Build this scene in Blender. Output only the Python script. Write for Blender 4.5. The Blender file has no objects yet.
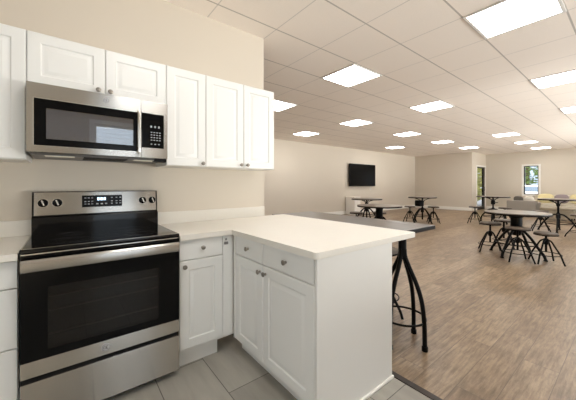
import bpy, bmesh, math, random
from mathutils import Vector, Matrix

PI = math.pi
R = math.radians
random.seed(7)
SC = bpy.context.scene
COL = SC.collection

# ------------------------------------------------------------------ camera, sky, exposure
cam_data = bpy.data.cameras.new('camera')
cam = bpy.data.objects.new('camera', cam_data)
COL.objects.link(cam)
cam.location = (0, 0, 1.251)
cam.rotation_euler = (PI / 2, 0, -0.671)
cam_data.sensor_width = 36.0
cam_data.lens = 36.0 * 277.85 / 576
cam_data.shift_x = (288 - 289.59) / 576
cam_data.shift_y = -(200 - 184.86) / 576
cam_data.clip_start = 0.02
cam_data.clip_end = 200
SC.camera = cam

world = bpy.data.worlds.new('sky')
SC.world = world
world.use_nodes = True
bg = world.node_tree.nodes['Background']
bg.inputs['Color'].default_value = (0.80, 0.90, 1.0, 1)
bg.inputs['Strength'].default_value = 1.0

sun_d = bpy.data.lights.new('sun', 'SUN')
sun_d.energy = 3.2
sun_d.angle = R(2)
sun_d.color = (1.0, 0.95, 0.86)
sun = bpy.data.objects.new('sun', sun_d)
COL.objects.link(sun)
sun.rotation_euler = (R(-45), 0, R(45))



def sky_fill(x0, x1, z0, z1, y, radiance, col=(1.0, 0.985, 0.96)):
    """area light added outside a window opening, standing in for sky light"""
    d = bpy.data.lights.new('sky_fill', 'AREA')
    d.shape = 'RECTANGLE'
    d.size, d.size_y = x1 - x0, z1 - z0
    d.energy = radiance * PI * d.size * d.size_y
    d.color = col
    o = bpy.data.objects.new('sky_fill', d)
    COL.objects.link(o)
    o.location = ((x0 + x1) / 2, y, (z0 + z1) / 2)
    o.rotation_euler = (PI / 2, 0, PI)           # shines towards +y
    return o


YMIN = -1.9
KX0, KX1, KZ0, KZ1 = 0.36, 1.16, 0.35, 2.36    # kitchen window behind the camera
ADDED_WIN = [(3.3, 5.3), (6.0, 8.4), (9.2, 11.6), (12.4, 14.8)]   # unseen windows added behind the camera to brighten the room
BZ0, BZ1 = 0.30, 2.50
LY0, LY1, LZ0, LZ1 = -1.3, 0.9, 0.5, 2.3         # unseen window added in the left wall to light the peninsula
XMIN = -1.75
dl = sky_fill(LY0, LY1, LZ0, LZ1, 0, 1.6, (1.0, 0.95, 0.88))  # added fill from the left, lifts the peninsula door face
dl.location = (XMIN - 0.14, (LY0 + LY1) / 2, (LZ0 + LZ1) / 2)
dl.rotation_euler = (PI / 2, 0, PI / 2)
sky_fill(KX0, KX1, KZ0, KZ1, YMIN - 0.16, 6.0, (0.98, 0.98, 0.97))
for a_, b_ in ADDED_WIN:
    sky_fill(a_, b_, BZ0, BZ1, YMIN - 0.16, 10.5)  # fill through the added windows


def ground_fill(x0, x1, depth, z, y, radiance):
    """area light added outside the windows, shining up to brighten the ceiling"""
    d = bpy.data.lights.new('ground_fill', 'AREA')
    d.shape = 'RECTANGLE'
    d.size, d.size_y = x1 - x0, depth
    d.energy = radiance * PI * d.size * d.size_y
    d.color = (1.0, 0.99, 0.97)
    o = bpy.data.objects.new('ground_fill', d)
    COL.objects.link(o)
    o.location = ((x0 + x1) / 2, y - depth / 2, z)
    o.rotation_euler = (PI, 0, 0)                # shines upwards
    return o


ground_fill(6.5, 21.5, 16.0, -0.10, YMIN - 2.6, 13.5)

PANEL = 6.5                                    # radiance of the ceiling light panels
SC.view_settings.view_transform = 'Standard'
SC.view_settings.look = 'None'
SC.view_settings.gamma = 1.0
SC.view_settings.exposure = 1.38
SC.view_settings.use_curve_mapping = False
SC.cycles.max_bounces = 10
SC.cycles.diffuse_bounces = 7
SC.cycles.glossy_bounces = 4
SC.cycles.transparent_max_bounces = 12


# ------------------------------------------------------------------ materials
def srgb(r, g, b):
    f = lambda c: (c / 12.92) if c <= 0.04045 else ((c + 0.055) / 1.055) ** 2.4
    return (f(r / 255), f(g / 255), f(b / 255), 1)


def new_mat(name):
    m = bpy.data.materials.new(name)
    m.use_nodes = True
    nt = m.node_tree
    return m, nt, nt.nodes['Principled BSDF']


def plain(name, col, rough=0.5, metal=0.0, var=0.04, scale=8.0, bump=0.0, bscale=60.0, coat=0.0, spec=0.5):
    m, nt, p = new_mat(name)
    N, L = nt.nodes, nt.links
    tc = N.new('ShaderNodeTexCoord')
    nz = N.new('ShaderNodeTexNoise')
    nz.inputs['Scale'].default_value = scale
    nz.inputs['Detail'].default_value = 3
    L.new(tc.outputs['Object'], nz.inputs['Vector'])
    mx = N.new('ShaderNodeMixRGB')
    mx.inputs[1].default_value = tuple(c * (1 - var) for c in col[:3]) + (1,)
    mx.inputs[2].default_value = tuple(min(1, c * (1 + var)) for c in col[:3]) + (1,)
    L.new(nz.outputs['Fac'], mx.inputs[0])
    L.new(mx.outputs[0], p.inputs['Base Color'])
    p.inputs['Roughness'].default_value = rough
    p.inputs['Metallic'].default_value = metal
    p.inputs['Coat Weight'].default_value = coat
    p.inputs['Specular IOR Level'].default_value = spec
    if bump > 0:
        n2 = N.new('ShaderNodeTexNoise')
        n2.inputs['Scale'].default_value = bscale
        n2.inputs['Detail'].default_value = 4
        L.new(tc.outputs['Object'], n2.inputs['Vector'])
        b = N.new('ShaderNodeBump')
        b.inputs['Strength'].default_value = bump
        b.inputs['Distance'].default_value = 0.004
        L.new(n2.outputs['Fac'], b.inputs['Height'])
        L.new(b.outputs['Normal'], p.inputs['Normal'])
    return m


def emit(name, col, strength):
    m, nt, p = new_mat(name)
    p.inputs['Base Color'].default_value = col
    p.inputs['Emission Color'].default_value = col
    p.inputs['Emission Strength'].default_value = strength
    return m


def glass(name, tint=(1, 1, 1, 1), refl=0.08, rough=0.0):
    m, nt, p = new_mat(name)
    N, L = nt.nodes, nt.links
    N.remove(p)
    out = N['Material Output']
    t = N.new('ShaderNodeBsdfTransparent')
    t.inputs['Color'].default_value = tint
    g = N.new('ShaderNodeBsdfGlossy')
    g.inputs['Roughness'].default_value = rough
    lw = N.new('ShaderNodeLayerWeight')
    lw.inputs['Blend'].default_value = 0.5
    pw = N.new('ShaderNodeMath'); pw.operation = 'POWER'
    pw.inputs[1].default_value = 5.0
    L.new(lw.outputs['Facing'], pw.inputs[0])
    ad = N.new('ShaderNodeMath'); ad.operation = 'MULTIPLY_ADD'
    ad.inputs[1].default_value = 1 - refl
    ad.inputs[2].default_value = refl
    ad.use_clamp = True
    L.new(pw.outputs[0], ad.inputs[0])
    mx = N.new('ShaderNodeMixShader')
    L.new(ad.outputs[0], mx.inputs[0])
    L.new(t.outputs[0], mx.inputs[1])
    L.new(g.outputs[0], mx.inputs[2])
    L.new(mx.outputs[0], out.inputs['Surface'])
    return m


def brushed(name, col, rough=0.32):
    """stainless steel brushed along the width: reflections smear up and down"""
    m, nt, p = new_mat(name)
    N, L = nt.nodes, nt.links
    tc = N.new('ShaderNodeTexCoord')
    mp = N.new('ShaderNodeMapping')
    mp.inputs['Scale'].default_value = (3, 3, 700)
    L.new(tc.outputs['Object'], mp.inputs['Vector'])
    nz = N.new('ShaderNodeTexNoise')
    nz.inputs['Scale'].default_value = 1.0
    nz.inputs['Detail'].default_value = 3
    L.new(mp.outputs[0], nz.inputs['Vector'])
    mx = N.new('ShaderNodeMixRGB')
    mx.inputs[1].default_value = tuple(c * 0.92 for c in col[:3]) + (1,)
    mx.inputs[2].default_value = col
    L.new(nz.outputs['Fac'], mx.inputs[0])
    L.new(mx.outputs[0], p.inputs['Base Color'])
    p.inputs['Metallic'].default_value = 1.0
    p.inputs['Roughness'].default_value = rough
    p.inputs['Anisotropic'].default_value = 1.0
    cx = N.new('ShaderNodeCombineXYZ')
    cx.inputs[2].default_value = 1.0
    L.new(cx.outputs[0], p.inputs['Tangent'])
    return m


def ceiling_mat():
    m, nt, p = new_mat('acoustic_tile')
    N, L = nt.nodes, nt.links
    T = 0.628
    tc = N.new('ShaderNodeTexCoord')
    sep = N.new('ShaderNodeSeparateXYZ')
    L.new(tc.outputs['Object'], sep.inputs[0])

    def line(sock, off, half):
        a = N.new('ShaderNodeMath'); a.operation = 'SUBTRACT'
        a.inputs[1].default_value = off - 100 * T
        L.new(sock, a.inputs[0])
        b = N.new('ShaderNodeMath'); b.operation = 'DIVIDE'; b.inputs[1].default_value = T
        L.new(a.outputs[0], b.inputs[0])
        c = N.new('ShaderNodeMath'); c.operation = 'ADD'; c.inputs[1].default_value = 0.5
        L.new(b.outputs[0], c.inputs[0])
        d = N.new('ShaderNodeMath'); d.operation = 'FRACT'
        L.new(c.outputs[0], d.inputs[0])
        e = N.new('ShaderNodeMath'); e.operation = 'SUBTRACT'; e.inputs[1].default_value = 0.5
        L.new(d.outputs[0], e.inputs[0])
        f = N.new('ShaderNodeMath'); f.operation = 'ABSOLUTE'
        L.new(e.outputs[0], f.inputs[0])
        g = N.new('ShaderNodeMath'); g.operation = 'LESS_THAN'; g.inputs[1].default_value = half / T
        L.new(f.outputs[0], g.inputs[0])
        return g.outputs[0]
    lx = line(sep.outputs[0], 2.905, 0.005)
    ly = line(sep.outputs[1], 0.410, 0.0075)
    nz = N.new('ShaderNodeTexNoise')
    nz.inputs['Scale'].default_value = 90
    nz.inputs['Detail'].default_value = 3
    L.new(tc.outputs['Object'], nz.inputs['Vector'])
    base = N.new('ShaderNodeMixRGB')
    base.inputs[1].default_value = srgb(244, 235, 225)
    base.inputs[2].default_value = srgb(249, 241, 232)
    L.new(nz.outputs['Fac'], base.inputs[0])
    m1 = N.new('ShaderNodeMixRGB')
    m1.inputs[2].default_value = srgb(214, 208, 201)
    L.new(lx, m1.inputs[0]); L.new(base.outputs[0], m1.inputs[1])
    m2 = N.new('ShaderNodeMixRGB')
    m2.inputs[2].default_value = srgb(192, 185, 177)
    L.new(ly, m2.inputs[0]); L.new(m1.outputs[0], m2.inputs[1])
    L.new(m2.outputs[0], p.inputs['Base Color'])
    p.inputs['Roughness'].default_value = 0.85
    p.inputs['Specular IOR Level'].default_value = 0.2
    return m


def plank_mat():
    m, nt, p = new_mat('wood_look_plank')
    N, L = nt.nodes, nt.links
    tc = N.new('ShaderNodeTexCoord')
    br = N.new('ShaderNodeTexBrick')
    br.offset = 0.37
    br.inputs['Scale'].default_value = 1.0
    br.inputs['Brick Width'].default_value = 1.05
    br.inputs['Row Height'].default_value = 0.19
    br.inputs['Mortar Size'].default_value = 0.0016
    br.inputs['Mortar Smooth'].default_value = 0.1
    br.inputs['Bias'].default_value = 0.0
    br.inputs['Color1'].default_value = (0, 0, 0, 1)
    br.inputs['Color2'].default_value = (1, 1, 1, 1)
    br.inputs['Mortar'].default_value = (0.5, 0.5, 0.5, 1)
    of = N.new('ShaderNodeMapping')
    of.inputs['Location'].default_value = (0.21, 0.05, 0)
    L.new(tc.outputs['Object'], of.inputs['Vector'])
    L.new(of.outputs[0], br.inputs['Vector'])
    ramp = N.new('ShaderNodeValToRGB')
    ramp.color_ramp.elements[0].color = srgb(118, 99, 78)
    ramp.color_ramp.elements[1].color = srgb(146, 127, 104)
    L.new(br.outputs['Color'], ramp.inputs[0])
    # grain, stretched along the plank and shifted plank by plank
    mp = N.new('ShaderNodeMapping')
    mp.inputs['Scale'].default_value = (4.5, 42, 1)
    L.new(tc.outputs['Object'], mp.inputs['Vector'])
    ad = N.new('ShaderNodeVectorMath'); ad.operation = 'MULTIPLY_ADD'
    ad.inputs[1].default_value = (7, 7, 7)
    L.new(br.outputs['Color'], ad.inputs[0]); L.new(mp.outputs[0], ad.inputs[2])
    nz = N.new('ShaderNodeTexNoise')
    nz.inputs['Scale'].default_value = 1.0
    nz.inputs['Detail'].default_value = 7
    nz.inputs['Roughness'].default_value = 0.68
    nz.inputs['Distortion'].default_value = 0.15
    L.new(ad.outputs[0], nz.inputs['Vector'])
    r2 = N.new('ShaderNodeValToRGB')
    r2.color_ramp.elements[0].position = 0.30
    r2.color_ramp.elements[0].color = (0.52, 0.48, 0.44, 1)
    r2.color_ramp.elements[1].position = 0.68
    r2.color_ramp.elements[1].color = (1.36, 1.35, 1.33, 1)
    L.new(nz.outputs['Fac'], r2.inputs[0])
    mul = N.new('ShaderNodeMixRGB'); mul.blend_type = 'MULTIPLY'; mul.inputs[0].default_value = 1.0
    L.new(ramp.outputs[0], mul.inputs[1]); L.new(r2.outputs[0], mul.inputs[2])
    n3 = N.new('ShaderNodeTexNoise')
    n3.inputs['Scale'].default_value = 5.0
    n3.inputs['Detail'].default_value = 8
    n3.inputs['Roughness'].default_value = 0.7
    L.new(tc.outputs['Object'], n3.inputs['Vector'])
    r3 = N.new('ShaderNodeValToRGB')
    r3.color_ramp.elements[0].position = 0.3
    r3.color_ramp.elements[0].color = (0.74, 0.70, 0.66, 1)
    r3.color_ramp.elements[1].position = 0.7
    r3.color_ramp.elements[1].color = (1.18, 1.18, 1.17, 1)
    L.new(n3.outputs['Fac'], r3.inputs[0])
    mul2 = N.new('ShaderNodeMixRGB'); mul2.blend_type = 'MULTIPLY'; mul2.inputs[0].default_value = 1.0
    L.new(mul.outputs[0], mul2.inputs[1]); L.new(r3.outputs[0], mul2.inputs[2])
    mo = N.new('ShaderNodeMixRGB')
    mo.inputs[2].default_value = srgb(90, 75, 62)
    L.new(br.outputs['Fac'], mo.inputs[0]); L.new(mul2.outputs[0], mo.inputs[1])
    L.new(mo.outputs[0], p.inputs['Base Color'])
    p.inputs['Roughness'].default_value = 0.36
    p.inputs['Specular IOR Level'].default_value = 0.45
    b = N.new('ShaderNodeBump')
    b.inputs['Strength'].default_value = 0.25
    b.inputs['Distance'].default_value = 0.003
    L.new(nz.outputs['Fac'], b.inputs['Height'])
    L.new(b.outputs['Normal'], p.inputs['Normal'])
    return m


def tile_mat():
    m, nt, p = new_mat('grey_floor_tile')
    N, L = nt.nodes, nt.links
    tc = N.new('ShaderNodeTexCoord')
    mp = N.new('ShaderNodeMapping')
    mp.inputs['Rotation'].default_value = (0, 0, R(90))
    mp.inputs['Location'].default_value = (-0.33, -0.432 + 0.318 * 10, 0)
    L.new(tc.outputs['Object'], mp.inputs['Vector'])
    br = N.new('ShaderNodeTexBrick')
    br.offset = 0.67
    br.inputs['Scale'].default_value = 1.0
    br.inputs['Brick Width'].default_value = 0.62
    br.inputs['Row Height'].default_value = 0.318
    br.inputs['Mortar Size'].default_value = 0.0025
    br.inputs['Mortar Smooth'].default_value = 0.1
    br.inputs['Color1'].default_value = srgb(150, 145, 136)
    br.inputs['Color2'].default_value = srgb(168, 163, 153)
    br.inputs['Mortar'].default_value = srgb(88, 84, 79)
    L.new(mp.outputs[0], br.inputs['Vector'])
    m2 = N.new('ShaderNodeMapping')
    m2.inputs['Scale'].default_value = (9, 1.5, 1)
    L.new(tc.outputs['Object'], m2.inputs['Vector'])
    nz = N.new('ShaderNodeTexNoise')
    nz.inputs['Scale'].default_value = 1.5
    nz.inputs['Detail'].default_value = 6
    L.new(m2.outputs[0], nz.inputs['Vector'])
    r2 = N.new('ShaderNodeValToRGB')
    r2.color_ramp.elements[0].position = 0.3
    r2.color_ramp.elements[0].color = (0.84, 0.84, 0.84, 1)
    r2.color_ramp.elements[1].position = 0.7
    r2.color_ramp.elements[1].color = (1.08, 1.08, 1.08, 1)
    L.new(nz.outputs['Fac'], r2.inputs[0])
    mul = N.new('ShaderNodeMixRGB'); mul.blend_type = 'MULTIPLY'; mul.inputs[0].default_value = 1.0
    L.new(br.outputs['Color'], mul.inputs[1]); L.new(r2.outputs[0], mul.inputs[2])
    L.new(mul.outputs[0], p.inputs['Base Color'])
    p.inputs['Roughness'].default_value = 0.42
    return m


def wood_mat(name, c1, c2, rough=0.4, sc=(2, 26, 26), coat=0.0):
    m, nt, p = new_mat(name)
    N, L = nt.nodes, nt.links
    tc = N.new('ShaderNodeTexCoord')
    mp = N.new('ShaderNodeMapping')
    mp.inputs['Scale'].default_value = sc
    L.new(tc.outputs['Object'], mp.inputs['Vector'])
    nz = N.new('ShaderNodeTexNoise')
    nz.inputs['Scale'].default_value = 1.3
    nz.inputs['Detail'].default_value = 6
    nz.inputs['Distortion'].default_value = 0.5
    L.new(mp.outputs[0], nz.inputs['Vector'])
    rp = N.new('ShaderNodeValToRGB')
    rp.color_ramp.elements[0].position = 0.3
    rp.color_ramp.elements[0].color = c1
    rp.color_ramp.elements[1].position = 0.7
    rp.color_ramp.elements[1].color = c2
    L.new(nz.outputs['Fac'], rp.inputs[0])
    L.new(rp.outputs[0], p.inputs['Base Color'])
    p.inputs['Roughness'].default_value = rough
    p.inputs['Coat Weight'].default_value = coat
    return m


def leaf_mat(name, col, var):
    m = plain(name, col, 0.6, var=var, scale=3)
    nt = m.node_tree
    p = nt.nodes['Principled BSDF']
    tr = nt.nodes.new('ShaderNodeBsdfTranslucent')
    tr.inputs['Color'].default_value = col
    mx = nt.nodes.new('ShaderNodeMixShader')
    mx.inputs[0].default_value = 0.45
    nt.links.new(p.outputs[0], mx.inputs[1])
    nt.links.new(tr.outputs[0], mx.inputs[2])
    nt.links.new(mx.outputs[0], nt.nodes['Material Output'].inputs['Surface'])
    return m


M = {}
M['wall'] = plain('beige_wall_paint', srgb(209, 199, 184), 0.7, var=0.012, scale=2, bump=0.05, bscale=220, spec=0.3)
M['ceiling'] = ceiling_mat()
M['plank'] = plank_mat()
M['tile'] = tile_mat()
M['trimwhite'] = plain('white_trim_paint', srgb(236, 233, 226), 0.4, var=0.01)
M['darkstrip'] = wood_mat('dark_transition_strip', srgb(36, 28, 23), srgb(54, 43, 36), 0.45)
M['cab'] = plain('white_thermofoil', srgb(230, 229, 225), 0.34, var=0.008, scale=3)
M['cabside'] = plain('white_cabinet_panel', srgb(226, 224, 219), 0.38, var=0.008, scale=3)
M['counter'] = plain('cream_quartz', srgb(226, 221, 211), 0.5, var=0.02, scale=45, spec=0.3)
M['steel'] = brushed('brushed_stainless', srgb(196, 193, 188), 0.25)
M['steeldark'] = plain('dark_steel', srgb(104, 101, 98), 0.4, 0.8, var=0.03)
M['chrome'] = plain('polished_chrome', srgb(225, 222, 216), 0.16, 1.0, var=0.01)
M['nickel'] = plain('satin_nickel', srgb(150, 143, 134), 0.28, 1.0, var=0.02)
M['nickellight'] = plain('pale_badge_enamel', srgb(196, 196, 198), 0.35, var=0.01)
M['blackgloss'] = plain('black_enamel', srgb(8, 8, 9), 0.16, var=0.1, spec=0.16)
M['ceramic'] = plain('black_glass_cooktop', srgb(6, 6, 8), 0.08, var=0.1, spec=0.35)
M['burner'] = plain('burner_ring_grey', srgb(48, 48, 50), 0.12, var=0.05)
M['blackmatte'] = plain('black_plastic', srgb(12, 12, 13), 0.5, var=0.08, spec=0.2)
M['cavity'] = plain('oven_cavity', srgb(38, 37, 36), 0.5, var=0.2, scale=5)
M['mwcavity'] = plain('microwave_screen', srgb(150, 158, 178), 0.5, var=0.05)
M['glassdark'] = glass('smoked_glass', (0.42, 0.42, 0.43, 1), 0.045)
M['glassmw'] = glass('microwave_glass', (0.6, 0.62, 0.66, 1), 0.24)
M['pane'] = glass('window_pane', (0.98, 0.985, 0.98, 1), 0.06)
M['key'] = plain('printed_key_grey', srgb(170, 172, 176), 0.5)
M['digit'] = emit('display_digits', srgb(190, 225, 255), 1.2)
M['iron'] = plain('black_cast_iron', srgb(5, 5, 5), 0.45, 0.0, var=0.15, scale=20, bump=0.2, bscale=90, spec=0.14)
M['topwood'] = wood_mat('grey_brown_tabletop', srgb(96, 85, 74), srgb(124, 111, 98), 0.3, (3, 22, 22), 0.2)
M['rimdark'] = plain('dark_table_edge', srgb(16, 12, 10), 0.6, var=0.1, spec=0.1)
M['barwood'] = wood_mat('dark_walnut_bar_top', srgb(52, 43, 37), srgb(76, 65, 57), 0.32, (22, 2, 22), 0.15)
M['seatwood'] = wood_mat('stool_seat_wood', srgb(80, 68, 58), srgb(108, 95, 82), 0.55, (3, 22, 22), 0.0)
M['tvscreen'] = plain('tv_screen', srgb(5, 5, 6), 0.2, var=0.1, spec=0.1)
M['greyfabric'] = plain('grey_upholstery', srgb(138, 131, 122), 0.9, var=0.08, scale=60, bump=0.3, bscale=300)
M['creamfabric'] = plain('cream_upholstery', srgb(214, 206, 188), 0.9, var=0.06, scale=40, bump=0.3, bscale=300)
M['yellowfabric'] = plain('pale_yellow_cushion', srgb(222, 208, 158), 0.9, var=0.1, scale=30)
M['mauvefabric'] = plain('grey_mauve_cushion', srgb(142, 130, 132), 0.9, var=0.08, scale=30)
M['charcoal'] = plain('charcoal_cushion', srgb(98, 92, 84), 0.9, var=0.2, scale=25)
M['whitefabric'] = plain('off_white_cushion', srgb(220, 212, 198), 0.9, var=0.06, scale=25)
M['ottoman'] = plain('tan_ottoman', srgb(140, 130, 112), 0.9, var=0.08, scale=40)
M['doormetal'] = plain('dark_door_frame', srgb(22, 18, 16), 0.4, var=0.06, spec=0.25)
M['blind'] = plain('white_blind_slat', srgb(230, 232, 236), 0.5)
M['lightframe'] = plain('white_light_frame', srgb(240, 238, 234), 0.4)
M['diffuser'] = emit('light_panel_diffuser', (1.0, 0.985, 0.96, 1), PANEL)
M['asphalt'] = plain('asphalt', srgb(128, 130, 136), 0.9, var=0.12, scale=6)
M['lawn'] = plain('lawn', srgb(104, 122, 62), 0.95, var=0.25, scale=14)
M['leaf'] = leaf_mat('tree_leaf', srgb(112, 134, 72), 0.35)
M['leafyellow'] = leaf_mat('yellow_green_leaf', srgb(186, 188, 90), 0.35)  # yellower green foliage than the tree leaf
M['bark'] = plain('tree_bark', srgb(84, 68, 54), 0.9, var=0.2, scale=10)
M['carwhite'] = plain('white_car_paint', srgb(236, 238, 242), 0.2, coat=0.5)
M['carglass'] = plain('car_window_glass', srgb(120, 136, 156), 0.15)  # bluish grey reflection put into the glass colour
M['tyre'] = plain('tyre_rubber', srgb(26, 26, 28), 0.8)
M['siding'] = plain('blue_grey_siding', srgb(170, 182, 202), 0.8, var=0.04)
M['latch'] = plain('grey_latch', srgb(128, 126, 126), 0.45)
M['thinlamp'] = emit('cooktop_lamp_lens', srgb(226, 222, 206), 0.05)


# ------------------------------------------------------------------ mesh helpers
class MB:
    def __init__(self):
        self.bm = bmesh.new()

    def _added(self, n0):
        self.bm.verts.ensure_lookup_table()
        return self.bm.verts[n0:]

    def box(self, x0, x1, y0, y1, z0, z1, bevel=0.0, seg=2, mat=None):
        n0 = len(self.bm.verts)
        vs = [self.bm.verts.new((x, y, z)) for x in (x0, x1) for y in (y0, y1) for z in (z0, z1)]
        F = [(0, 1, 3, 2), (4, 6, 7, 5), (0, 4, 5, 1), (2, 3, 7, 6), (0, 2, 6, 4), (1, 5, 7, 3)]
        fs = [self.bm.faces.new([vs[i] for i in f]) for f in F]
        if mat is not None:
            for v in vs:
                v.co = mat @ v.co
        if bevel > 0:
            es = list({e for f in fs for e in f.edges})
            bmesh.ops.bevel(self.bm, geom=es, offset=bevel, segments=seg, profile=0.5, affect='EDGES')
        return self

    def lathe(self, prof, c=(0, 0, 0), n=24, mat=None):
        """prof: list of (radius, z) from bottom to top, closed at radius 0 ends if given"""
        rings = []
        mt = mat or Matrix.Translation(c)
        for r, z in prof:
            if r < 1e-6:
                rings.append([self.bm.verts.new(mt @ Vector((0, 0, z)))])
            else:
                rings.append([self.bm.verts.new(mt @ Vector((r * math.cos(2 * PI * k / n), r * math.sin(2 * PI * k / n), z))) for k in range(n)])
        for a, b in zip(rings, rings[1:]):
            if len(a) == 1 and len(b) == 1:
                continue
            for k in range(n):
                k2 = (k + 1) % n
                if len(a) == 1:
                    self.bm.faces.new((a[0], b[k2], b[k]))
                elif len(b) == 1:
                    self.bm.faces.new((a[k], a[k2], b[0]))
                else:
                    self.bm.faces.new((a[k], a[k2], b[k2], b[k]))
        return self

    def cyl(self, p0, p1, r, n=16, r1=None):
        p0, p1 = Vector(p0), Vector(p1)
        d = p1 - p0
        q = d.to_track_quat('Z', 'Y').to_matrix().to_4x4()
        mt = Matrix.Translation(p0) @ q
        h = d.length
        r1 = r if r1 is None else r1
        return self.lathe([(0, 0), (r, 0), (r1, h), (0, h)], n=n, mat=mt)

    def tube(self, pts, r, n=10, closed=False, rs=None, flat=1.0):
        pts = [Vector(p) for p in pts]
        m = len(pts)
        rings = []
        up = None
        for i, p in enumerate(pts):
            if closed:
                t = (pts[(i + 1) % m] - pts[i - 1]).normalized()
            else:
                t = (pts[min(i + 1, m - 1)] - pts[max(i - 1, 0)]).normalized()
            if up is None:
                up = Vector((0, 0, 1)) if abs(t.z) < 0.9 else Vector((1, 0, 0))
            s = t.cross(up).normalized()
            up = s.cross(t).normalized()
            rr = rs[i] if rs else r
            rings.append([self.bm.verts.new(p + (s * math.cos(2 * PI * k / n) * flat + up * math.sin(2 * PI * k / n)) * rr) for k in range(n)])
        pairs = list(zip(rings, rings[1:]))
        if closed:
            pairs.append((rings[-1], rings[0]))
        for a, b in pairs:
            for k in range(n):
                k2 = (k + 1) % n
                self.bm.faces.new((a[k], a[k2], b[k2], b[k]))
        if not closed:
            self.bm.faces.new(list(reversed(rings[0])))
            self.bm.faces.new(rings[-1])
        return self

    def ring(self, c, R_, r, n=36, k=8):
        pts = [(c[0] + R_ * math.cos(2 * PI * i / n), c[1] + R_ * math.sin(2 * PI * i / n), c[2]) for i in range(n)]
        return self.tube(pts, r, k, closed=True)

    def prism(self, poly, z0, z1, bevel=0.0, seg=2):
        lo = [self.bm.verts.new((x, y, z0)) for x, y in poly]
        hi = [self.bm.verts.new((x, y, z1)) for x, y in poly]
        n = len(poly)
        fs = [self.bm.faces.new(list(reversed(lo))), self.bm.faces.new(hi)]
        for k in range(n):
            fs.append(self.bm.faces.new((lo[k], lo[(k + 1) % n], hi[(k + 1) % n], hi[k])))
        if bevel > 0:
            es = list({e for f in fs for e in f.edges})
            bmesh.ops.bevel(self.bm, geom=es, offset=bevel, segments=seg, profile=0.5, affect='EDGES')
        return self

    def raised_panel(self, x0, x1, z0, z1, y=0.0, t=0.019, frame=0.062):
        """door leaf facing -y with a routed groove and a raised centre; back at y, face at y - t"""
        prof = [(0.0, -t), (0.0, 0.004 - t), (0.0015, 0.0012 - t), (0.005, 0.0 - t)]
        loops = [(0.0, 0.0), (0.0, -t + 0.005), (0.005, -t), (frame, -t), (frame + 0.006, -t + 0.0065),
                 (frame + 0.013, -t + 0.0075), (frame + 0.020, -t + 0.0055), (frame + 0.034, -t + 0.001), (frame + 0.037, -t + 0.0005)]
        prev = None
        for ins, dy in loops:
            ring = [self.bm.verts.new(c) for c in ((x0 + ins, y + dy, z0 + ins), (x1 - ins, y + dy, z0 + ins), (x1 - ins, y + dy, z1 - ins), (x0 + ins, y + dy, z1 - ins))]
            if prev is None:
                self.bm.faces.new(list(reversed(ring)))
            else:
                for k in range(4):
                    self.bm.faces.new((prev[k], prev[(k + 1) % 4], ring[(k + 1) % 4], ring[k]))
            prev = ring
        self.bm.faces.new(prev)
        return self

    def slab(self, x0, x1, z0, z1, y=0.0, t=0.019):
        loops = [(0.0, 0.0), (0.0, -t + 0.007), (0.002, -t + 0.002), (0.007, -t)]
        prev = None
        for ins, dy in loops:
            ring = [self.bm.verts.new(c) for c in ((x0 + ins, y + dy, z0 + ins), (x1 - ins, y + dy, z0 + ins), (x1 - ins, y + dy, z1 - ins), (x0 + ins, y + dy, z1 - ins))]
            if prev is None:
                self.bm.faces.new(list(reversed(ring)))
            else:
                for k in range(4):
                    self.bm.faces.new((prev[k], prev[(k + 1) % 4], ring[(k + 1) % 4], ring[k]))
            prev = ring
        self.bm.faces.new(prev)
        return self

    def cushion(self, c, sx, sy, sz, puff=2.6, rot=None):
        n0 = len(self.bm.verts)
        r = bmesh.ops.create_cube(self.bm, size=2.0)
        vs = r['verts']
        es = list({e for v in vs for e in v.link_edges})
        bmesh.ops.subdivide_edges(self.bm, edges=es, cuts=7, use_grid_fill=True)
        self.bm.verts.ensure_lookup_table()
        mt = Matrix.Translation(c) @ (rot.to_4x4() if rot else Matrix.Identity(4))
        for v in self.bm.verts[n0:]:
            x, y, z = v.co
            l = (abs(x) ** (2 * puff) + abs(y) ** (2 * puff) + abs(z) ** (2 * puff)) ** (1 / (2 * puff))
            d = Vector((x, y, z)) / l
            edge = max(abs(d.x), abs(d.y))
            v.co = mt @ Vector((d.x * sx / 2, d.y * sy / 2, d.z * sz / 2))
        return self

    def build(self, name, mat, parent=None, smooth=True):
        bm = self.bm
        bmesh.ops.recalc_face_normals(bm, faces=bm.faces[:])
        me = bpy.data.meshes.new(name)
        bm.to_mesh(me)
        bm.free()
        me.materials.append(mat)
        if smooth:
            me.polygons.foreach_set('use_smooth', [True] * len(me.polygons))
            me.set_sharp_from_angle(angle=R(34))
        o = bpy.data.objects.new(name, me)
        if smooth:
            wn = o.modifiers.new('weighted_normal', 'WEIGHTED_NORMAL')
            wn.keep_sharp = True
        COL.objects.link(o)
        if parent is not None:
            o.parent = parent
        return o


def thing(name, label, cat, loc=(0, 0, 0), rz=0.0, group=None):
    o = bpy.data.objects.new(name, None)
    o.empty_display_size = 0.1
    COL.objects.link(o)
    o.location = loc
    o.rotation_euler = (0, 0, rz)
    o['label'] = label
    o['category'] = cat
    if group:
        o['group'] = group
    return o


def tag(o, label, cat, group=None):
    o['label'] = label
    o['category'] = cat
    if group:
        o['group'] = group
    return o


def struct(name, mb, mat, parent=None):
    o = mb.build(name, mat, parent)
    if parent is None:
        o['kind'] = 'structure'
    return o


def dup(root, loc, rz, label, group=None):
    r = root.copy()
    COL.objects.link(r)
    r.location = loc
    r.rotation_euler = (0, 0, rz)
    r['label'] = label
    if group:
        r['group'] = group
    for ch in list(root.children):
        c = ch.copy()
        COL.objects.link(c)
        c.parent = r
        for g in list(ch.children):
            d = g.copy()
            COL.objects.link(d)
            d.parent = c
    return r


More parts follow.
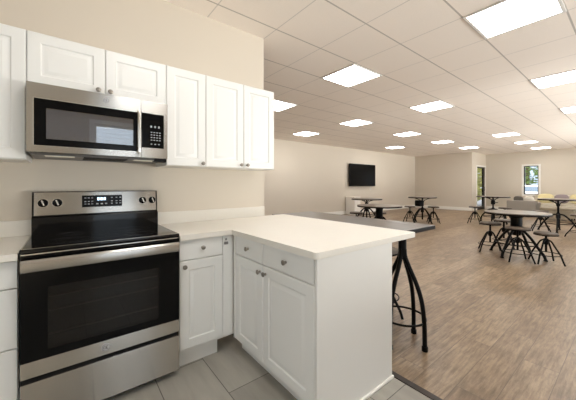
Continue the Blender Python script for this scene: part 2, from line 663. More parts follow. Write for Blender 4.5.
# ------------------------------------------------------------------ key dimensions
ZC = 2.829                                     # ceiling
XL, XR = -0.193, 0.569                         # range opening
YW = 2.528                                     # kitchen wall face
YB = 1.902                                     # base cabinet door face
XP = 0.969                                     # peninsula door face
YP = 1.000                                     # peninsula end panel face
XO, XPR = 1.921, 1.646                         # counter overhang edge, peninsula back panel
XW = 1.6495                                    # end of kitchen wall
XMIN, YFAR, XEND, YJOG, XRIGHT = -1.75, 7.80, 15.15, 5.0, 17.1

# ------------------------------------------------------------------ the room
struct('floor', MB().box(XMIN, XRIGHT + 0.1, YMIN, YFAR, -0.10, 0.0), M['plank'])
struct('floor_tile', MB().box(XMIN, XW, YMIN, YW, 0.0, 0.004), M['tile'])
struct('trim_1', MB().box(XW, XW + 0.045, YMIN, YW + 0.13, 0.0, 0.010, 0.003), M['darkstrip'])
struct('ceiling', MB().box(XMIN, XRIGHT + 0.1, YMIN, YFAR, ZC, ZC + 0.1), M['ceiling'])
struct('wall_kitchen', MB().box(XMIN, XW, YW, YW + 0.14, 0, ZC), M['wall'])
struct('wall_far', MB().box(XMIN, XEND + 0.12, YFAR, YFAR + 0.12, 0, ZC), M['wall'])
struct('wall_end', MB().box(XEND, XEND + 0.12, YJOG + 0.12, YFAR, 0, ZC), M['wall'])


def wall_with_hole(name, axis, a0, a1, f0, f1, holes):
    """wall running along x or y with rectangular openings (h0, h1, z0, z1)"""
    mb = MB()

    def bx(p0, p1, z0, z1):
        if p1 - p0 < 1e-4 or z1 - z0 < 1e-4:
            return
        if axis == 'x':
            mb.box(p0, p1, f0, f1, z0, z1)
        else:
            mb.box(f0, f1, p0, p1, z0, z1)
    cur = a0
    for h0, h1, z0, z1 in sorted(holes):
        bx(cur, h0, 0, ZC)
        bx(h0, h1, 0, z0)
        bx(h0, h1, z1, ZC)
        cur = h1
    bx(cur, a1, 0, ZC)
    return struct(name, mb, M['wall'])


DX0, DX1, DZ = 15.78, 16.95, 2.16              # glass door in the jog wall
wall_with_hole('wall_jog', 'x', XEND, XRIGHT, YJOG, YJOG + 0.12, [(DX0, DX1, 0, DZ)])
WY0, WY1, WZ0, WZ1 = 2.92, 3.46, 0.80, 2.15    # window in the right wall
wall_with_hole('wall_right', 'y', YMIN, YJOG + 0.12, XRIGHT, XRIGHT + 0.14, [(WY0, WY1, WZ0, WZ1)])
wall_with_hole('wall_front', 'x', XMIN, XRIGHT, YMIN - 0.14, YMIN, [(KX0, KX1, KZ0, KZ1)] + [(a_, b_, BZ0, BZ1) for a_, b_ in ADDED_WIN])

wall_with_hole('wall_left', 'y', YMIN - 0.12, YFAR + 0.12, XMIN - 0.12, XMIN, [(LY0, LY1, LZ0, LZ1)])
for nm, b in (('baseboard_far', (XW + 0.02, XEND, YFAR - 0.016, YFAR)),
              ('baseboard_end', (XEND - 0.016, XEND, YJOG + 0.005, YFAR - 0.016)),
              ('baseboard_jog', (XEND, DX0 - 0.08, YJOG - 0.016, YJOG)),
              ('baseboard_right', (XRIGHT - 0.016, XRIGHT, YMIN, YJOG - 0.016))):
    struct(nm, MB().box(*b, 0.0, 0.15, 0.005), M['trimwhite'])


def window(name, axis, a0, a1, z0, z1, f0, f1, dark, n_slats=0, inside=-1):
    """frame, pane and casing standing in an opening; f0..f1 is the wall thickness"""
    def mk(mb, p0, p1, q0, q1, zz0, zz1, bev=0.003):
        if axis == 'x':
            mb.box(p0, p1, q0, q1, zz0, zz1, bev)
        else:
            mb.box(q0, q1, p0, p1, zz0, zz1, bev)
    fm = (f0 + f1) / 2
    mb = MB()
    w = 0.035
    mk(mb, a0, a0 + w, fm - 0.03, fm + 0.03, z0, z1)
    mk(mb, a1 - w, a1, fm - 0.03, fm + 0.03, z0, z1)
    mk(mb, a0 + w, a1 - w, fm - 0.03, fm + 0.03, z1 - w, z1)
    mk(mb, a0 + w, a1 - w, fm - 0.03, fm + 0.03, z0, z0 + w)
    fr = struct(name, mb, dark)
    mb = MB(); mk(mb, a0 + w, a1 - w, fm - 0.004, fm + 0.004, z0 + w, z1 - w, 0)
    mb.build('window_pane', M['pane'], fr)
    fi = f0 if inside < 0 else f1
    q0, q1 = (fi - 0.018, fi) if inside < 0 else (fi, fi + 0.018)
    mb = MB()
    c = 0.075
    mk(mb, a0 - c, a0, q0, q1, z0 - c, z1 + c, 0.004)
    mk(mb, a1, a1 + c, q0, q1, z0 - c, z1 + c, 0.004)
    mk(mb, a0, a1, q0, q1, z1, z1 + c, 0.004)
    mk(mb, a0, a1, q0, q1, z0 - c, z0, 0.004)
    mb.build('window_casing', M['trimwhite'], fr)
    if n_slats:
        mb = MB()
        fi2 = f0 + 0.02 if inside < 0 else f1 - 0.02
        for k in range(n_slats):
            z = z0 + 0.04 + (z1 - z0 - 0.08) * (k + 0.5) / n_slats
            mk(mb, a0 + 0.01, a1 - 0.01, fi2 - 0.012, fi2 + 0.012, z - 0.0015, z + 0.0015, 0)
        mb.build('window_blind', M['blind'], fr)
    return fr


window('window_1', 'y', WY0, WY1, WZ0, WZ1, XRIGHT, XRIGHT + 0.14, M['doormetal'])
window('window_2', 'x', KX0, KX1, KZ0, KZ1, YMIN - 0.14, YMIN, M['trimwhite'], n_slats=26, inside=1)
for k_, (a_, b_) in enumerate(ADDED_WIN):
    window('window_%d' % (k_ + 3), 'x', a_, b_, BZ0, BZ1, YMIN - 0.14, YMIN, M['trimwhite'], inside=1)  # added windows, only there to let the fill light in

window('window_7', 'y', LY0, LY1, LZ0, LZ1, XMIN - 0.12, XMIN, M['trimwhite'], inside=1)  # added opening for the fill light from the left

# glass door in the jog wall
mb = MB()
mb.box(DX0, DX0 + 0.10, YJOG + 0.02, YJOG + 0.08, 0.0, DZ - 0.06, 0.003)
mb.box(DX1 - 0.22, DX1, YJOG + 0.02, YJOG + 0.08, 0.0, DZ - 0.06, 0.003)
mb.box(DX0, DX1, YJOG + 0.02, YJOG + 0.08, DZ - 0.06, DZ, 0.003)
mb.box(DX0 + 0.10, DX1 - 0.22, YJOG + 0.02, YJOG + 0.08, 0.0, 0.16, 0.003)
door = struct('door_1', mb, M['doormetal'])
MB().box(DX0 + 0.10, DX1 - 0.22, YJOG + 0.045, YJOG + 0.055, 0.16, DZ - 0.06).build('door_pane', M['pane'], door)
mb = MB(); mb.tube([(DX1 - 0.16, YJOG + 0.02, 0.95), (DX1 - 0.16, YJOG - 0.04, 0.95), (DX1 - 0.16, YJOG - 0.04, 1.20), (DX1 - 0.16, YJOG + 0.02, 1.20)], 0.012)
mb.build('door_handle', M['chrome'], door)
mb = MB()
mb.box(DX0 - 0.08, DX0, YJOG - 0.018, YJOG, 0, DZ + 0.08, 0.004)
mb.box(DX1, DX1 + 0.08, YJOG - 0.018, YJOG, 0, DZ + 0.08, 0.004)
mb.box(DX0, DX1, YJOG - 0.018, YJOG, DZ, DZ + 0.08, 0.004)
mb.build('door_casing', M['trimwhite'], door)

# ------------------------------------------------------------------ ceiling light panels
T = 0.628


def ceiling_light():
    t = thing('ceiling_light', '', 'light')
    mb = MB()
    a, b = 0.0, T
    w = 0.028
    for x0, x1, y0, y1 in ((a, b, a, a + w), (a, b, b - w, b), (a, a + w, a + w, b - w), (b - w, b, a + w, b - w)):
        mb.box(x0, x1, y0, y1, ZC - 0.008, ZC - 0.0005, 0.002)
    mb.build('frame', M['lightframe'], t)
    MB().box(w, T - w, w, T - w, ZC - 0.005, ZC - 0.0005).build('diffuser', M['diffuser'], t)
    return t


L0 = ceiling_light()
lx = [0.39, 2.905, 5.417, 7.93, 10.44, 12.95, 15.45]
ly = [-1.47, 0.410, 2.300, 4.190, 6.100]
LIGHTS = [
    (1, 1, 'largest glowing square ceiling panel, cut by the top edge near the right corner'),
    (1, 2, 'bright square ceiling panel over the peninsula, nearest one to the kitchen wall corner'),
    (1, 3, 'square ceiling panel half hidden by the end of the white wall cabinets'),
    (2, 1, 'long bright ceiling panel cut off by the right edge of the photo'),
    (2, 2, 'bright ceiling panel above and left of the small table group in the middle distance'),
    (2, 3, 'glowing ceiling panel right above the black wall television'),
    (2, 4, 'glowing ceiling panel nearest the long wall, left of the television'),
    (3, 3, 'ceiling panel right of the television, third from the kitchen in its row'),
    (4, 4, 'small far ceiling panel closest to the television wall and the far corner'),
    (4, 2, 'nearest of the three panels in line towards the window wall'),
    (4, 3, 'ceiling panel above the far crank table by the end wall, nearer of two'),
    (5, 3, 'far ceiling panel in front of the glass door, farther of two'),
    (5, 2, 'middle of the three panels in line towards the window wall'),
    (6, 2, 'farthest ceiling panel, just in front of the window wall'),
    (0, 1, 'ceiling panel over the kitchen floor, out of the frame above the stove'),
    (1, 0, 'ceiling panel over the room entrance beside the kitchen, out of the frame'),
    (3, 1, 'ceiling panel out of the frame to the right, beyond the cut off one'),
    (4, 1, 'ceiling panel out of the frame to the right, above the right hand tables'),
    (5, 1, 'ceiling panel out of the frame to the right, near the cream sofa'),
]
for k, (i, j, lab) in enumerate(LIGHTS):
    loc = (lx[i], ly[j], 0)
    if k == 0:
        L0.location = loc
        L0['label'] = lab
        L0['group'] = 'square ceiling light panels'
    else:
        dup(L0, loc, 0, lab, 'square ceiling light panels')

# ------------------------------------------------------------------ kitchen cabinets


def knob(parent, x, y, z):
    """small round knob on a face looking along -y"""
    mt = Matrix.Translation((x, y, z)) @ Matrix.Rotation(PI / 2, 4, 'X')
    mb = MB()
    mb.lathe([(0, 0), (0.0085, 0), (0.0075, 0.004), (0.0055, 0.009), (0.0065, 0.013), (0.0135, 0.017), (0.0155, 0.021), (0.0145, 0.025), (0.009, 0.0285), (0, 0.0295)], n=16, mat=mt)
    return mb.build('knob', M['nickel'], parent)


DT = 0.019                                     # door thickness; door faces lie at local y = 0


def wall_cabinet(name, label, x0, x1, z0, z1, doors, yf, group=None):
    t = thing(name, label, 'cabinet', (x0, yf, z0), group=group)
    w, h = x1 - x0, z1 - z0
    d = YW - yf
    MB().box(0.0005, w - 0.0005, DT + 0.001, d, 0, h, 0.001).build('body', M['cabside'], t)
    for a, b, kx, kz in doors:
        dr = MB().raised_panel(a - x0 + 0.0015, b - x0 - 0.0015, 0.002, h - 0.002, y=DT, frame=0.06).build('door', M['cab'], t)
        if kx is not None:
            knob(dr, kx - x0, 0, kz - z0)
    return t


YU = 2.200
ZU0, ZU1 = 1.397, 2.150
wall_cabinet('wall_cabinet', 'tall white wall cabinet left of the microwave, cut by the left edge of the photo', -0.955, XL, ZU0, ZU1,
             [(-0.955, -0.574, -0.605, 1.425), (-0.574, XL, -0.543, 1.425)], YU, 'white wall cabinets')
wall_cabinet('wall_cabinet', 'short white two door wall cabinet above the microwave', XL, XR, 1.834, ZU1,
             [(XL, 0.188, 0.150, 1.868), (0.188, XR, 0.216, 1.868)], YU, 'white wall cabinets')
wall_cabinet('wall_cabinet', 'narrow single door white wall cabinet immediately right of the microwave', XR, 0.874, ZU0, ZU1,
             [(XR, 0.874, 0.846, 1.424)], YU, 'white wall cabinets')
wall_cabinet('wall_cabinet', 'two door white wall cabinet at the free end of the kitchen wall', 0.874, 1.558, ZU0, ZU1,
             [(0.874, 1.223, 1.193, 1.428), (1.223, 1.558, 1.256, 1.428)], YU, 'white wall cabinets')

ZCT = 0.917                                    # counter top
ZB = 0.135                                     # door bottoms
ZS = 0.735                                     # split between drawer and door
ZT = 0.880                                     # top of drawer fronts

# three drawer base left of the range
x0, x1 = -0.955, XL - 0.003
t = thing('base_cabinet', 'white three drawer base cabinet left of the stove, cut by the left edge', 'cabinet', (x0, YB, 0.004), group='white base cabinets')
w = x1 - x0
MB().box(0, w, DT + 0.001, YW - YB, ZB - 0.02, 0.876, 0.001).build('body', M['cabside'], t)
MB().box(0, w, 0.075, 0.10, 0, ZB - 0.02).build('toe_kick', M['cabside'], t)
for za, zb in ((0.742, 0.874), (0.445, 0.736), (ZB, 0.439)):
    dr = MB().slab(0.002, w - 0.002, za, zb, y=DT).build('drawer', M['cab'], t)
    knob(dr, w / 2, 0, (za + zb) / 2)

# drawer and door base right of the range, with the blind corner
x0 = XR + 0.004
t = thing('base_cabinet', 'white base cabinet with one drawer over one door, right of the stove', 'cabinet', (x0, YB, 0.004), group='white base cabinets')
w = 0.314
MB().box(0, XP + DT - x0 + 0.001, DT + 0.001, YW - YB, ZB - 0.02, 0.876, 0.001).build('body', M['cabside'], t)
MB().box(0, w - 0.02, 0.06, 0.09, 0, ZB - 0.02).build('toe_kick', M['cabside'], t)
dr = MB().slab(0.003, w - 0.002, ZS + 0.002, ZT - 0.006, y=DT).build('drawer', M['cab'], t)
knob(dr, 0.731 - x0, 0, 0.812)
dr = MB().raised_panel(0.003, w - 0.002, ZB, ZS - 0.003, y=DT, frame=0.062).build('door', M['cab'], t)
knob(dr, 0.606 - x0, 0, 0.696)
fl = MB().box(w, XP - x0 - 0.004, 0.004, DT + 0.002, ZB, 0.874, 0.001).build('corner_filler', M['cab'], t)
mb = MB()
fx = 0.912 - x0
mb.box(fx - 0.016, fx + 0.016, 0.0, 0.006, 0.806, 0.826, 0.002)
mb.box(fx - 0.006, fx + 0.006, -0.002, 0.006, 0.838, 0.852, 0.002)
mb.box(fx - 0.012, fx - 0.004, -0.003, 0.002, 0.810, 0.822, 0.001)
mb.box(fx + 0.004, fx + 0.012, -0.003, 0.002, 0.810, 0.822, 0.001)
mb.build('latch', M['latch'], fl)

# peninsula: local x runs from the corner towards the camera, faces look along -x of the room
YC = YB - 0.004
t = thing('peninsula_cabinet', 'white peninsula base cabinet with two drawers over two doors', 'cabinet', (XP, YC, 0.004), -PI / 2, 'white base cabinets')
PLEN = YC - YP
MB().box(0.0, PLEN - 0.018, DT + 0.001, XPR - XP - 0.018, ZB - 0.045, 0.876, 0.001).build('body', M['cabside'], t)
MB().box(0.0, PLEN - 0.018, 0.07, 0.10, 0, ZB - 0.045).build('toe_kick', M['cabside'], t)
MB().box(0.0, 0.028, 0.0005, DT + 0.002, ZB - 0.03, 0.874, 0.001).build('corner_filler', M['cab'], t)
ymid, yend = YC - 1.497, YC - 1.022
for a, b, kd, kx in ((0.030, ymid, YC - 1.681, YC - 1.527), (ymid, yend, YC - 1.255, YC - 1.463)):
    dr = MB().slab(a + 0.002, b - 0.0015, ZS + 0.002, ZT - 0.005, y=DT).build('drawer', M['cab'], t)
    knob(dr, kd, 0, 0.806)
    dr = MB().raised_panel(a + 0.002, b - 0.0015, ZB - 0.03, ZS - 0.003, y=DT, frame=0.062).build('door', M['cab'], t)
    knob(dr, kx, 0, 0.686)
MB().box(PLEN - 0.018, PLEN, 0.0, XPR - XP, 0, 0.876, 0.004, 3).build('end_panel', M['cabside'], t)
MB().box(0.0, PLEN - 0.019, XPR - XP - 0.017, XPR - XP, 0, 0.876, 0.002).build('back_panel', M['cabside'], t)
mb = MB()
mb.prism([(PLEN, 0.002), (PLEN + 0.016, 0.002), (PLEN + 0.016, XPR - XP), (PLEN, XPR - XP)], 0.0, 0.018, 0.006, 3)
mb.build('shoe_molding', M['trimwhite'], t)

# countertops
ct = MB().box(-0.96, XL - 0.002, YB - 0.022, YW, 0.881, ZCT, 0.003).build('countertop', M['counter'])
tag(ct, 'short cream stone countertop left of the stove', 'countertop', 'cream countertops')
MB().box(-0.96, XL - 0.002, YW - 0.02, YW, ZCT, ZCT + 0.102, 0.002).build('backsplash', M['counter'], ct)
mb = MB()
xl, yf = XR + 0.002, YB - 0.022
xe, yn = XP - 0.022, YP - 0.016
r = 0.03
mb.prism([(xl, YW), (xl, yf), (xe, yf), (xe, yn + 0.02), (xe + 0.006, yn + 0.006), (xe + 0.02, yn), (XO - 0.012, yn), (XO - 0.003, yn + 0.003), (XO, yn + 0.012), (XO, YW)], 0.881, ZCT, 0.003)
ct = mb.build('countertop', M['counter'])
tag(ct, 'long cream stone countertop running from the stove over the peninsula', 'countertop', 'cream countertops')
MB().box(xl, XW, YW - 0.02, YW, ZCT, ZCT + 0.102, 0.002).build('backsplash', M['counter'], ct)

# ------------------------------------------------------------------ the range
RX0, RX1 = XL + 0.003, XR - 0.003
YF = 1.868
st = thing('oven_range', 'freestanding stainless steel and black glass electric stove between the white cabinets', 'stove', (RX0, YF, 0.004))
W = RX1 - RX0
yb = YW - YF - 0.006
MB().box(0.002, W - 0.002, 0.045, yb, 0.03, 0.905, 0.003).build('body', M['blackgloss'], st)
MB().box(0.02, W - 0.02, 0.06, yb - 0.05, 0.0, 0.03).build('base', M['blackmatte'], st)
ck = MB().box(0.0, W, 0.0, yb - 0.06, 0.906, 0.930, 0.006, 3).build('cooktop', M['ceramic'], st)
mb = MB()
mb.box(0.006, W - 0.006, 0.0045, 0.010, 0.9285, 0.9305, 0.0005)
mb.box(0.004, 0.010, 0.010, yb - 0.07, 0.9285, 0.9308, 0.0005)
mb.box(W - 0.010, W - 0.004, 0.010, yb - 0.07, 0.9285, 0.9308, 0.0005)
mb.build('cooktop_trim', M['chrome'], ck)
for bx_, by_, br_ in ((0.20, 0.17, 0.105), (0.56, 0.17, 0.085), (0.20, 0.43, 0.075), (0.56, 0.43, 0.10)):
    mb = MB()
    for rr in (br_, br_ * 0.62):
        mb.lathe([(rr - 0.002, 0.0), (rr + 0.002, 0.0), (rr + 0.002, 0.0006), (rr - 0.002, 0.0006), (rr - 0.002, 0.0)], c=(bx_, by_, 0.930), n=40)
    mb.build('burner_ring', M['burner'], ck)
# backguard
bgd = MB()
bgd.prism([(0, 0)] * 0 or [(yb - 0.085, 0.925), (yb, 0.925), (yb, 1.200), (yb - 0.05, 1.200), (yb - 0.064, 1.038), (yb - 0.085, 1.030)], 0.0, W)
for v in bgd.bm.verts:
    y_, z_, x_ = v.co
    v.co = (x_, y_, z_)
bgd = bgd.build('backguard', M['ceramic'], st)
# stainless fascia on the sloped face
def fascia(x0, x1, z0, z1, off, th, mat, name, parent, bev=0.001):
    """plate lying on the backguard's slope (from y=yb-.064 at z 1.038 to yb-.05 at z 1.2)"""
    def yy(z):
        return yb - 0.064 + (z - 1.038) / (1.200 - 1.038) * 0.014
    mb = MB()
    mb.box(x0, x1, 0, th, 0, z1 - z0, bev)
    ang = -math.atan2(0.014, 0.162)
    mt = Matrix.Translation((0, yy(z0) - off, z0)) @ Matrix.Rotation(ang, 4, 'X')
    for v in mb.bm.verts:
        v.co = mt @ v.co
    return mb.build(name, mat, parent)


fs = fascia(0.010, W - 0.010, 1.044, 1.197, 0.003, 0.006, M['steel'], 'control_panel', st)
dp = fascia(0.262, 0.508, 1.088, 1.172, 0.006, 0.004, M['blackgloss'], 'display', fs, 0.0015)
rimm = MB()
for k in range(3):
    fascia(0.352 + k * 0.019, 0.365 + k * 0.019, 1.135, 1.155, 0.0075, 0.002, M['digit'], 'digit', dp, 0.0005)
mb = MB()
def slope_pt(z, off):
    return yb - 0.064 + (z - 1.038) / 0.162 * 0.014 - off
for xx in (0.276, 0.296, 0.316, 0.436, 0.466, 0.490):
    for zz in (1.107, 1.125, 1.150):
        MB().box(xx, xx + 0.011, slope_pt(zz, 0.0072), slope_pt(zz, 0.003), zz, zz + 0.006).build('key', M['key'], fs)
for xx in (0.345, 0.372, 0.399):
    MB().box(xx, xx + 0.014, slope_pt(1.107, 0.0072), slope_pt(1.107, 0.003), 1.105, 1.114).build('key', M['key'], fs)
for xx in (0.055, 0.128, 0.648, 0.718):
    zz = 1.125
    mt = Matrix.Translation((xx, slope_pt(zz, 0.003), zz)) @ Matrix.Rotation(PI / 2 - 0.086, 4, 'X')
    mb = MB()
    mb.lathe([(0, 0), (0.027, 0), (0.027, 0.004), (0.022, 0.006), (0.0205, 0.024), (0.018, 0.027), (0, 0.027)], n=28, mat=mt)
    kb = mb.build('control_knob', M['blackgloss'], st)
    mb = MB()
    mb.lathe([(0.027, 0.0), (0.0295, 0.0), (0.0295, 0.003), (0.027, 0.003), (0.027, 0.0)], n=28, mat=mt)
    mb.box(-0.004, 0.004, -0.019, 0.019, 0.0272, 0.034, 0.001, mat=mt @ Matrix.Rotation(R(20), 4, 'Z'))
    mb.build('knob_trim', M['chrome'], kb)
# oven door with a real window recess
mb = MB()
DZ0, DZ1 = 0.292, 0.898
wx0, wx1, wz0, wz1 = 0.105, W - 0.125, 0.410, 0.730
for a, b, c, d in ((0.003, wx0, 0.372, DZ1), (wx1, W - 0.003, 0.372, DZ1), (wx0, wx1, 0.372, wz0), (wx0, wx1, wz1, DZ1)):
    mb.box(a, b, 0.0, 0.044, c, d)
od = mb.build('oven_door', M['blackgloss'], st)
MB().box(wx0, wx1, 0.003, 0.006, wz0, wz1).build('door_window', M['glassdark'], od)
MB().box(wx0, wx1, 0.0435, 0.0445, wz0, wz1).build('oven_interior', M['cavity'], od)
for zz in (0.478, 0.60, 0.672):
    mb = MB()
    mb.cyl((wx0 + 0.004, 0.022, zz), (wx1 - 0.004, 0.022, zz), 0.0035, 8)
    mb.cyl((wx0 + 0.004, 0.036, zz), (wx1 - 0.004, 0.036, zz), 0.002, 8)
    mb.build('oven_rack', M['nickel'], od)
lp = MB().box(0.003, W - 0.003, -0.001, 0.044, DZ0, 0.371, 0.002).build('door_lower_panel', M['steel'], od)


def badge(parent, x, y, z, r):
    """round monogram badge on a face looking along -y"""
    mt = Matrix.Translation((x, y, z)) @ Matrix.Rotation(PI / 2, 4, 'X')
    mb = MB()
    mb.lathe([(0, 0), (r, 0), (r, 0.0015), (r * 0.95, 0.002), (0, 0.002)], n=32, mat=mt)
    b = mb.build('badge', M['nickellight'], parent)
    mb = MB()
    k = 0.0022
    def arc(cx, cy, rr, a0, a1, n=14):
        return [mt @ Vector((cx + rr * math.cos(R(a0 + (a1 - a0) * i / n)), cy + rr * math.sin(R(a0 + (a1 - a0) * i / n)), k)) for i in range(n + 1)]
    mb.tube(arc(0, 0, r * 0.86, 0, 354, 30), r * 0.05, 6)
    mb.tube(arc(-r * 0.22, 0.0, r * 0.36, 60, 330) + [mt @ Vector((r * 0.05, -r * 0.02, k)), mt @ Vector((-r * 0.2, -r * 0.02, k))], r * 0.07, 6)
    mb.tube(arc(r * 0.34, r * 0.2, r * 0.22, 50, 270, 10), r * 0.07, 6)
    mb.tube(arc(r * 0.34, -r * 0.24, r * 0.24, 90, 320, 10), r * 0.07, 6)
    mb.build('badge_monogram', M['steeldark'], b)
    return b


badge(lp, 0.163 - RX0, -0.001, 0.334, 0.021)
# wide flattened bar handle on two brackets
mb = MB()
zh = 0.853
prof = []
for k in range(16):
    a = 2 * PI * k / 16
    prof.append((-0.040 + 0.013 * math.cos(a), zh + 0.030 * math.sin(a) * (1 if abs(math.sin(a)) < 0.99 else 1)))
n = len(prof)
la = [mb.bm.verts.new((0.008, y, z)) for y, z in prof]
lb = [mb.bm.verts.new((W - 0.016, y, z)) for y, z in prof]
for k in range(n):
    mb.bm.faces.new((la[k], la[(k + 1) % n], lb[(k + 1) % n], lb[k]))
mb.bm.faces.new(la); mb.bm.faces.new(list(reversed(lb)))
mb.box(0.018, 0.046, -0.034, 0.002, zh - 0.017, zh + 0.017, 0.002)
mb.box(W - 0.046, W - 0.018, -0.034, 0.002, zh - 0.017, zh + 0.017, 0.002)
mb.build('oven_handle', M['steel'], od)
MB().box(0.004, W - 0.004, 0.004, 0.03, 0.8985, 0.9045, 0.001).build('vent_trim', M['chrome'], st)
MB().box(0.005, W - 0.005, 0.008, 0.044, 0.267, 0.291).build('gap_shade', M['blackmatte'], st)  # black strip set in the gap, standing in for its shade
# storage drawer, with a dark gap above and toe space below
dw = MB().box(0.003, W - 0.003, -0.001, 0.044, 0.042, 0.266, 0.003).build('storage_drawer', M['steel'], st)

# ------------------------------------------------------------------ the microwave
YM = 2.115
mw = thing('microwave', 'stainless over the range microwave with black window, under the short cabinet', 'microwave', (XL + 0.006, YM, 1.424))
MWW = 0.744
H = 1.832 - 1.424
MB().box(0.002, MWW - 0.002, 0.042, YW - YM - 0.003, 0.012, H, 0.003).build('body', M['steeldark'], mw)
GX0, GX1, GZ0, GZ1 = 0.032, 0.548, 0.052, 0.318
mb = MB()
mb.box(0.0, 0.552 + 0.02, 0.0, 0.041, GZ1, H - 0.002, 0.002)
mb.box(0.0, 0.552 + 0.02, 0.0, 0.041, 0.014, GZ0, 0.002)
mb.box(0.0, GX0, 0.0, 0.041, GZ0 - 0.002, GZ1 + 0.002)
mb.box(GX1, 0.572, 0.0, 0.041, GZ0 - 0.002, GZ1 + 0.002)
md = mb.build('door', M['steel'], mw)
mb = MB()
ix0, ix1, iz0, iz1 = GX0 + 0.052, GX1 - 0.022, GZ0 + 0.040, GZ1 - 0.050
for a, b, c, d in ((GX0, ix0, GZ0, GZ1), (ix1, GX1, GZ0, GZ1), (ix0, ix1, GZ0, iz0), (ix0, ix1, iz1, GZ1)):
    mb.box(a, b, 0.002, 0.040, c, d)
wf = mb.build('window_frame', M['blackgloss'], md)
MB().box(ix0, ix1, 0.003, 0.006, iz0, iz1).build('window_glass', M['glassmw'], md)
MB().box(ix0, ix1, 0.030, 0.034, iz0, iz1).build('window_screen', M['mwcavity'], md)
mb = MB()
e = 0.004
for a, b, c, d in ((GX0 - e, GX0, GZ0 - e, GZ1 + e), (GX0, GX1, GZ1, GZ1 + e), (GX0, GX1, GZ0 - e, GZ0)):
    mb.box(a, b, -0.0015, 0.004, c, d, 0.0008)
mb.build('window_trim', M['chrome'], md)
mb = MB()
hx = 0.556
mb.tube([(hx, 0.002, 0.046), (hx, -0.030, 0.050), (hx, -0.034, 0.075), (hx, -0.035, 0.18), (hx, -0.034, 0.295), (hx, -0.030, 0.320), (hx, 0.002, 0.324)], 0.0095, 12)
mb.build('handle', M['chrome'], md)
badge(md, 0.372, 0.0, 0.366, 0.016)
cp = MB().box(0.5735, MWW, 0.0, 0.041, 0.014, H - 0.002, 0.002).build('control_panel', M['steel'], mw)
kp = MB().box(0.576, 0.718, -0.0015, 0.004, 0.084, 0.322, 0.001).build('keypad_panel', M['blackgloss'], cp)
mb = MB()
for zz, xs, hh in ((0.225, (0.630, 0.655, 0.680), 0.014), (0.190, (0.632, 0.650, 0.668, 0.686), 0.006), (0.172, (0.632, 0.650, 0.668, 0.686), 0.006), (0.154, (0.632, 0.650, 0.668, 0.686), 0.006), (0.136, (0.632, 0.650, 0.668, 0.686), 0.006), (0.108, (0.632, 0.656, 0.680), 0.006)):
    for xx in xs:
        MB().box(xx, xx + 0.010, -0.0022, 0.0, zz, zz + hh).build('key', M['key'], cp)
# underside: vent grilles, work lamp lens and dark intake
ub = MB().box(0.012, MWW - 0.012, 0.030, YW - YM - 0.02, 0.0, 0.013, 0.002).build('bottom_plate', M['steeldark'], mw)
MB().box(0.075, 0.215, 0.040, 0.12, -0.003, 0.0005, 0.001).build('lamp_lens', M['thinlamp'], mw)
mb = MB()
for k in range(9):
    mb.box(0.26, 0.50, 0.045 + k * 0.026, 0.060 + k * 0.026, -0.003, 0.0005)
mb.build('vent_grille', M['blackmatte'], mw)
MB().box(0.54, 0.68, 0.040, 0.12, -0.003, 0.0005, 0.001).build('lamp_lens', M['thinlamp'], mw)
MB().box(0.66, MWW - 0.002, 0.022, 0.09, -0.010, 0.013, 0.003).build('corner_bracket', M['blackmatte'], mw)

# ------------------------------------------------------------------ bar table and stools by the peninsula


def curve_pts(P, n=10):
    """Catmull-Rom through the points"""
    P = [Vector(p) for p in P]
    Q = [P[0] * 2 - P[1]] + P + [P[-1] * 2 - P[-2]]
    out = []
    for i in range(1, len(Q) - 2):
        for k in range(n):
            s = k / n
            a, b, c, d = Q[i - 1], Q[i], Q[i + 1], Q[i + 2]
            out.append(0.5 * ((2 * b) + (c - a) * s + (2 * a - 5 * b + 4 * c - d) * s * s + (3 * b - a - 3 * c + d) * s ** 3))
    out.append(P[-1])
    return out


bt = thing('bar_table', 'long dark wood bar table on black pipe legs along the back of the peninsula', 'table', (2.10, 1.186, 0))
BX0, BX1, BY0, BY1 = XO + 0.012 - 2.10, 2.560 - 2.10, 1.135 - 1.186, 2.78 - 1.186
ZT_ = 0.893
MB().box(BX0, BX1, BY0, BY1, ZT_ - 0.038, ZT_, 0.004).build('tabletop', M['barwood'], bt)
MB().box(BX0 + 0.001, BX1 + 0.002, BY0 - 0.002, BY1 + 0.002, ZT_ - 0.036, ZT_ - 0.004, 0.003).build('edge_band', M['rimdark'], bt)
for cy in (0.0, 1.26):
    mb = MB()
    mb.cyl((0, cy, 0.66), (0, cy, ZT_ - 0.045), 0.031, 20)
    mb.box(-0.09, 0.09, cy - 0.045, cy + 0.09, ZT_ - 0.046, ZT_ - 0.0385, 0.002)
    col = mb.build('column', M['iron'], bt)
    for k in range(4):
        a = k * PI / 2
        ca, sa = math.cos(a), math.sin(a)
        pr = [(0.018, 0.74), (0.024, 0.68), (0.058, 0.60), (0.108, 0.50), (0.146, 0.40), (0.166, 0.30), (0.177, 0.17), (0.180, 0.012)]
        lg = MB().tube(curve_pts([(ca * r_, cy + sa * r_, z_) for r_, z_ in pr]), 0.0165, 12).build('leg', M['iron'], bt)
        mb = MB()
        mb.lathe([(0, 0), (0.022, 0), (0.023, 0.03), (0.018, 0.036), (0, 0.036)], c=(ca * 0.180, cy + sa * 0.180, 0), n=16)
        mb.build('foot_cap', M['iron'], lg)
    MB().ring((0, cy, 0.20), 0.170, 0.0085).build('foot_ring', M['iron'], bt)


